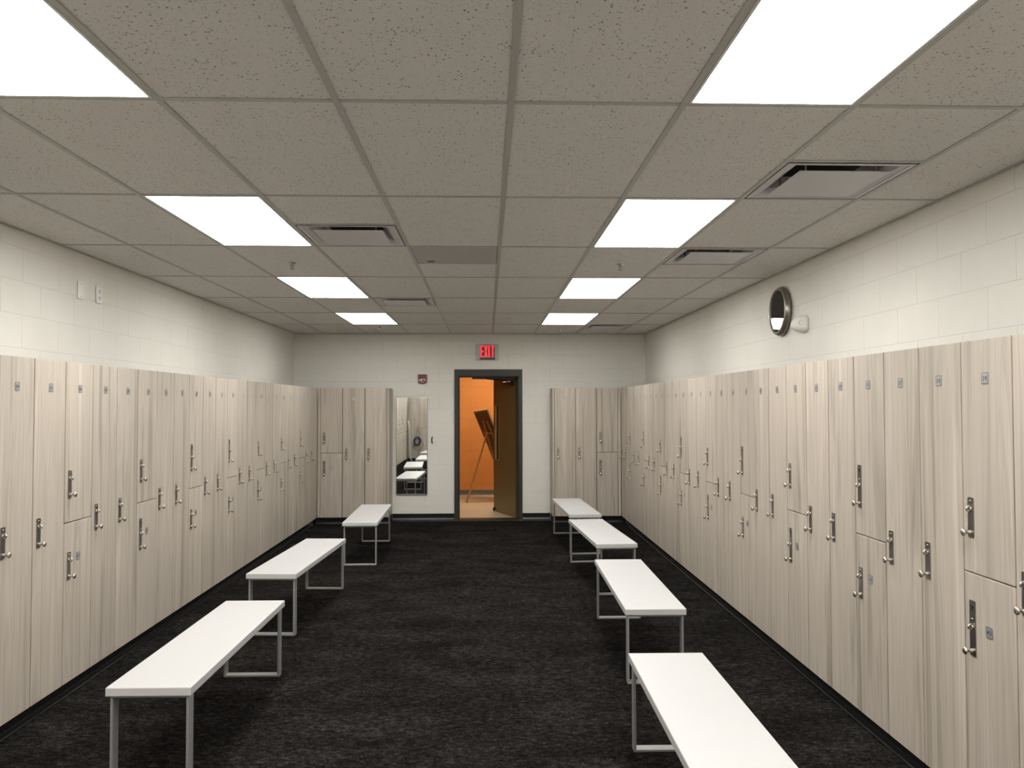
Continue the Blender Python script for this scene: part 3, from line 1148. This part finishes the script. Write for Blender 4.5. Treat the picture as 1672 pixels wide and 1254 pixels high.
# ---- white sensor beside the clock
t = thing('motion_sensor', 'white rounded motion sensor on the right wall beside the clock', 'sensor', (XR, 5.745, 2.262), -math.pi / 2)
bm = bmesh.new()
n = 24
rings = []
for d, s, sh in ((.001, .97, 0), (.012, 1.0, 0), (.035, .95, .003), (.060, .80, .010), (.080, .58, .018), (.092, .30, .024), (.096, 0.0, .027)):
    if s == 0:
        rings.append([bm.verts.new((-sh, -d, -.004))])
        continue
    R_ = []
    for i in range(n):
        a = 2 * math.pi * i / n
        c_, s_ = math.cos(a), math.sin(a)
        e = .72
        R_.append(bm.verts.new((.068 * s * math.copysign(abs(c_) ** e, c_) - sh, -d, .064 * s * math.copysign(abs(s_) ** e, s_) - .004 * d / .09)))
    rings.append(R_)
bm.faces.new(rings[0])
for A, B in zip(rings, rings[1:]):
    for i in range(n):
        if len(B) == 1:
            bm.faces.new((A[i], A[(i + 1) % n], B[0]))
        else:
            bm.faces.new((A[i], A[(i + 1) % n], B[(i + 1) % n], B[i]))
ob('housing', mesh('housing', bm, 'white', True), t)
bm = bmesh.new()
m4 = T(.045, -.050, .006) @ RZ(math.radians(62)) @ RX(math.pi / 2)
lathe(bm, [(.018, -.01), (.018, .006), (.014, .009), (.010, .007), (.008, .004), (0, .004)], m4, 18)
ob('round_eye', mesh('round_eye', bm, 'outface', True), t)

# ---- plates on the left wall
t = thing('blank_cover_plate', 'blank white cover plate high on the left wall', 'cover plate', (XL, 5.52, 2.462), math.pi / 2)
ob('plate', boxes('plate', [(-.036, .036, -.009, -.0006, -.060, .060)], 'white', .003), t)
ob('screw', SCREW, t, (0, -.009, .042))
ob('screw', SCREW, t, (0, -.009, -.042))
t = thing('power_outlet', 'white double power outlet high on the left wall', 'outlet', (XL, 5.775, 2.465), math.pi / 2)
ob('plate', boxes('plate', [(-.037, .037, -.011, -.0006, -.062, .062)], 'white', .003), t)
for z in (.024, -.024):
    bm = bmesh.new()
    prism(bm, rrect(0, 0, .034, .034, .012, 4), 1, -.013, -.0112)
    r_ = ob('receptacle', mesh('receptacle', bm, 'outface'), t, (0, 0, z))
    ob('slots', boxes('slots', [(-.010, -.006, -.0135, -.0131, -.004, .010), (.006, .010, -.0135, -.0131, -.004, .010), (-.003, .003, -.0135, -.0131, -.012, -.007)], 'slot'), r_)

# ---- easel with a framed board, in the hallway
ux, uy = .43, -.903                # along the board, towards the door
nx, ny = -.903, -.43               # behind the board, towards the viewer
es = thing('easel', 'wooden tripod easel standing in the hallway', 'easel', (0, 13.72, 0))


def W(p, s, n_, z):
    return (p[0] + ux * s + nx * n_, p[1] + uy * s + ny * n_ - 13.72, z)


TC, BC = (-.08, 13.81), (.25, 13.97)        # board top and bottom centre
lean = lambda z: (BC[0] + (TC[0] - BC[0]) * (z - .66) / .92, BC[1] + (TC[1] - BC[1]) * (z - .66) / .92)


def bar3(a, b, w_, d_, m='easelwood'):
    """rectangular bar between two points"""
    a, b = Vector(a), Vector(b)
    z = (b - a).normalized()
    x = Vector((ux, uy, 0))
    x = (x - z * x.dot(z)).normalized()
    y = z.cross(x)
    bm = bmesh.new()
    L_ = (b - a).length
    vs = box(bm, -w_ / 2, w_ / 2, -d_ / 2, d_ / 2, 0, L_, .002)
    m4 = Matrix((x, y, z)).transposed().to_4x4()
    m4.translation = a
    bmesh.ops.transform(bm, matrix=m4, verts=bm.verts)
    return mesh('leg', bm, m)


off = .030
for s0, s1 in ((-.05, -.30), (.10, .36)):
    zt_ = 1.40
    pt_, pb_ = lean(zt_), lean(0.012)
    ob('front_leg', bar3(W(pb_, s1, off, .008), W(pt_, s0, off, zt_), .028, .022), es)
pc = lean(1.17)
ob('cross_bar', bar3(W(pc, -.13, off + .024, 1.185), W(pc, .17, off + .024, 1.185), .035, .02), es)
pa = W(pc, .02, off + .045, 1.20)
ob('back_leg', bar3((-.346, 13.60 - 13.72, .008), pa, .030, .024), es)
pr = lean(.62)
ob('ledge', bar3(W(pr, -.26, -.035, .645), W(pr, .34, -.035, .645), .03, .12), es)
# board
bd = thing('framed_board', 'framed board leaning on the easel, its brown back showing', 'board', (0, 13.72, 0))
a, b = Vector(W(BC, 0, 0, .70)), Vector(W(TC, 0, 0, 1.60))
zv = (b - a).normalized()
xv = Vector((ux, uy, 0))
yv = zv.cross(xv)
m4 = Matrix((xv, yv, zv)).transposed().to_4x4()
m4.translation = a
m4 = m4 @ RY(math.radians(-5))
hb, HBD = .30, .96


def brd(name, lst, m):
    bm = bmesh.new()
    for q_ in lst:
        box(bm, *q_)
    bmesh.ops.transform(bm, matrix=m4, verts=bm.verts)
    return ob(name, mesh(name, bm, m), bd)


sgn = 1 if yv.dot(Vector((nx, ny, 0))) > 0 else -1
brd('back_sheet', [(-hb + .02, hb - .02, -.004, .004, .02, HBD - .02)], 'boardback')
brd('frame', [(-hb, -hb + .03, -.010, .010, 0, HBD), (hb - .03, hb, -.010, .010, 0, HBD), (-hb + .03, hb - .03, -.010, .010, 0, .03), (-hb + .03, hb - .03, -.010, .010, HBD - .03, HBD)], 'boardframe')

# ---- things behind the viewer that show in the mirror
bm = bmesh.new()
px_ = [(-2.345, -.34, 1.22), (-2.325, -.34, 1.19), (-2.305, -.335, 1.15), (-2.292, -.33, 1.05), (-2.285, -.33, .80), (-2.275, -.33, .50), (-2.262, -.33, .22), (-2.245, -.33, .10), (-2.215, -.33, .035)]
cx_, cy_ = -2.28, -.33
tube(bm, [(x - cx_, y - cy_, z) for x, y, z in px_], .023, 12)
t = thing('vacuum_wand', 'shiny bent metal vacuum wand leaning in the corner, seen in the mirror', 'vacuum wand', (cx_, cy_, 0))
ob('tube', mesh('tube', bm, 'wand', True), t)
bm = bmesh.new()
box(bm, .045, .11, -.13, .13, .002, .028, .008)
ob('floor_nozzle', mesh('floor_nozzle', bm, 'blackmetal'), t)
# coiled cord on a locker knob
kx, kz = -2.164 - PU, .936
t = thing('coiled_cord', 'coil of blue cord hanging on a locker knob, seen in the mirror', 'cord', (kx, FBK, kz))
bm = bmesh.new()
rr = random.Random(3)
for i in range(9):
    r_ = .085 + .03 * rr.random()
    c0 = (-.02 + .03 * rr.random(), .075 + .05 * rr.random(), -.34 + .04 * rr.random())
    tube(bm, [(c0[0] + r_ * .85 * math.cos(a), c0[1] + .012 * math.sin(3 * a + i), c0[2] + r_ * 1.1 * math.sin(a)) for a in [2 * math.pi * k / 20 for k in range(20)]], .009, 6, True)
ob('coil', mesh('coil', bm, 'blue', True), t)
bm = bmesh.new()
tube(bm, [(.0, .016, .0115), (-.012, .016, .008), (-.022, .018, -.010), (-.028, .045, -.04), (-.035, .060, -.10), (-.045, .090, -.24), (0, .100, -.27), (.035, .090, -.22), (.03, .060, -.10), (.028, .045, -.04), (.022, .018, -.010), (.012, .016, .008), (.001, .0165, .0115)], .004, 6)
ob('hanging_loop', mesh('hanging_loop', bm, 'blue', True), t)
bm = bmesh.new()
tube(bm, [(.0, .095, -.262), (.10, .090, -.24), (.17, .085, -.42), (.10, .085, -.56), (-.02, .085, -.60), (-.13, .085, -.52), (-.10, .085, -.28), (-.004, .095, -.262)], .008, 6)
ob('loose_loop', mesh('loose_loop', bm, 'greycord', True), t)
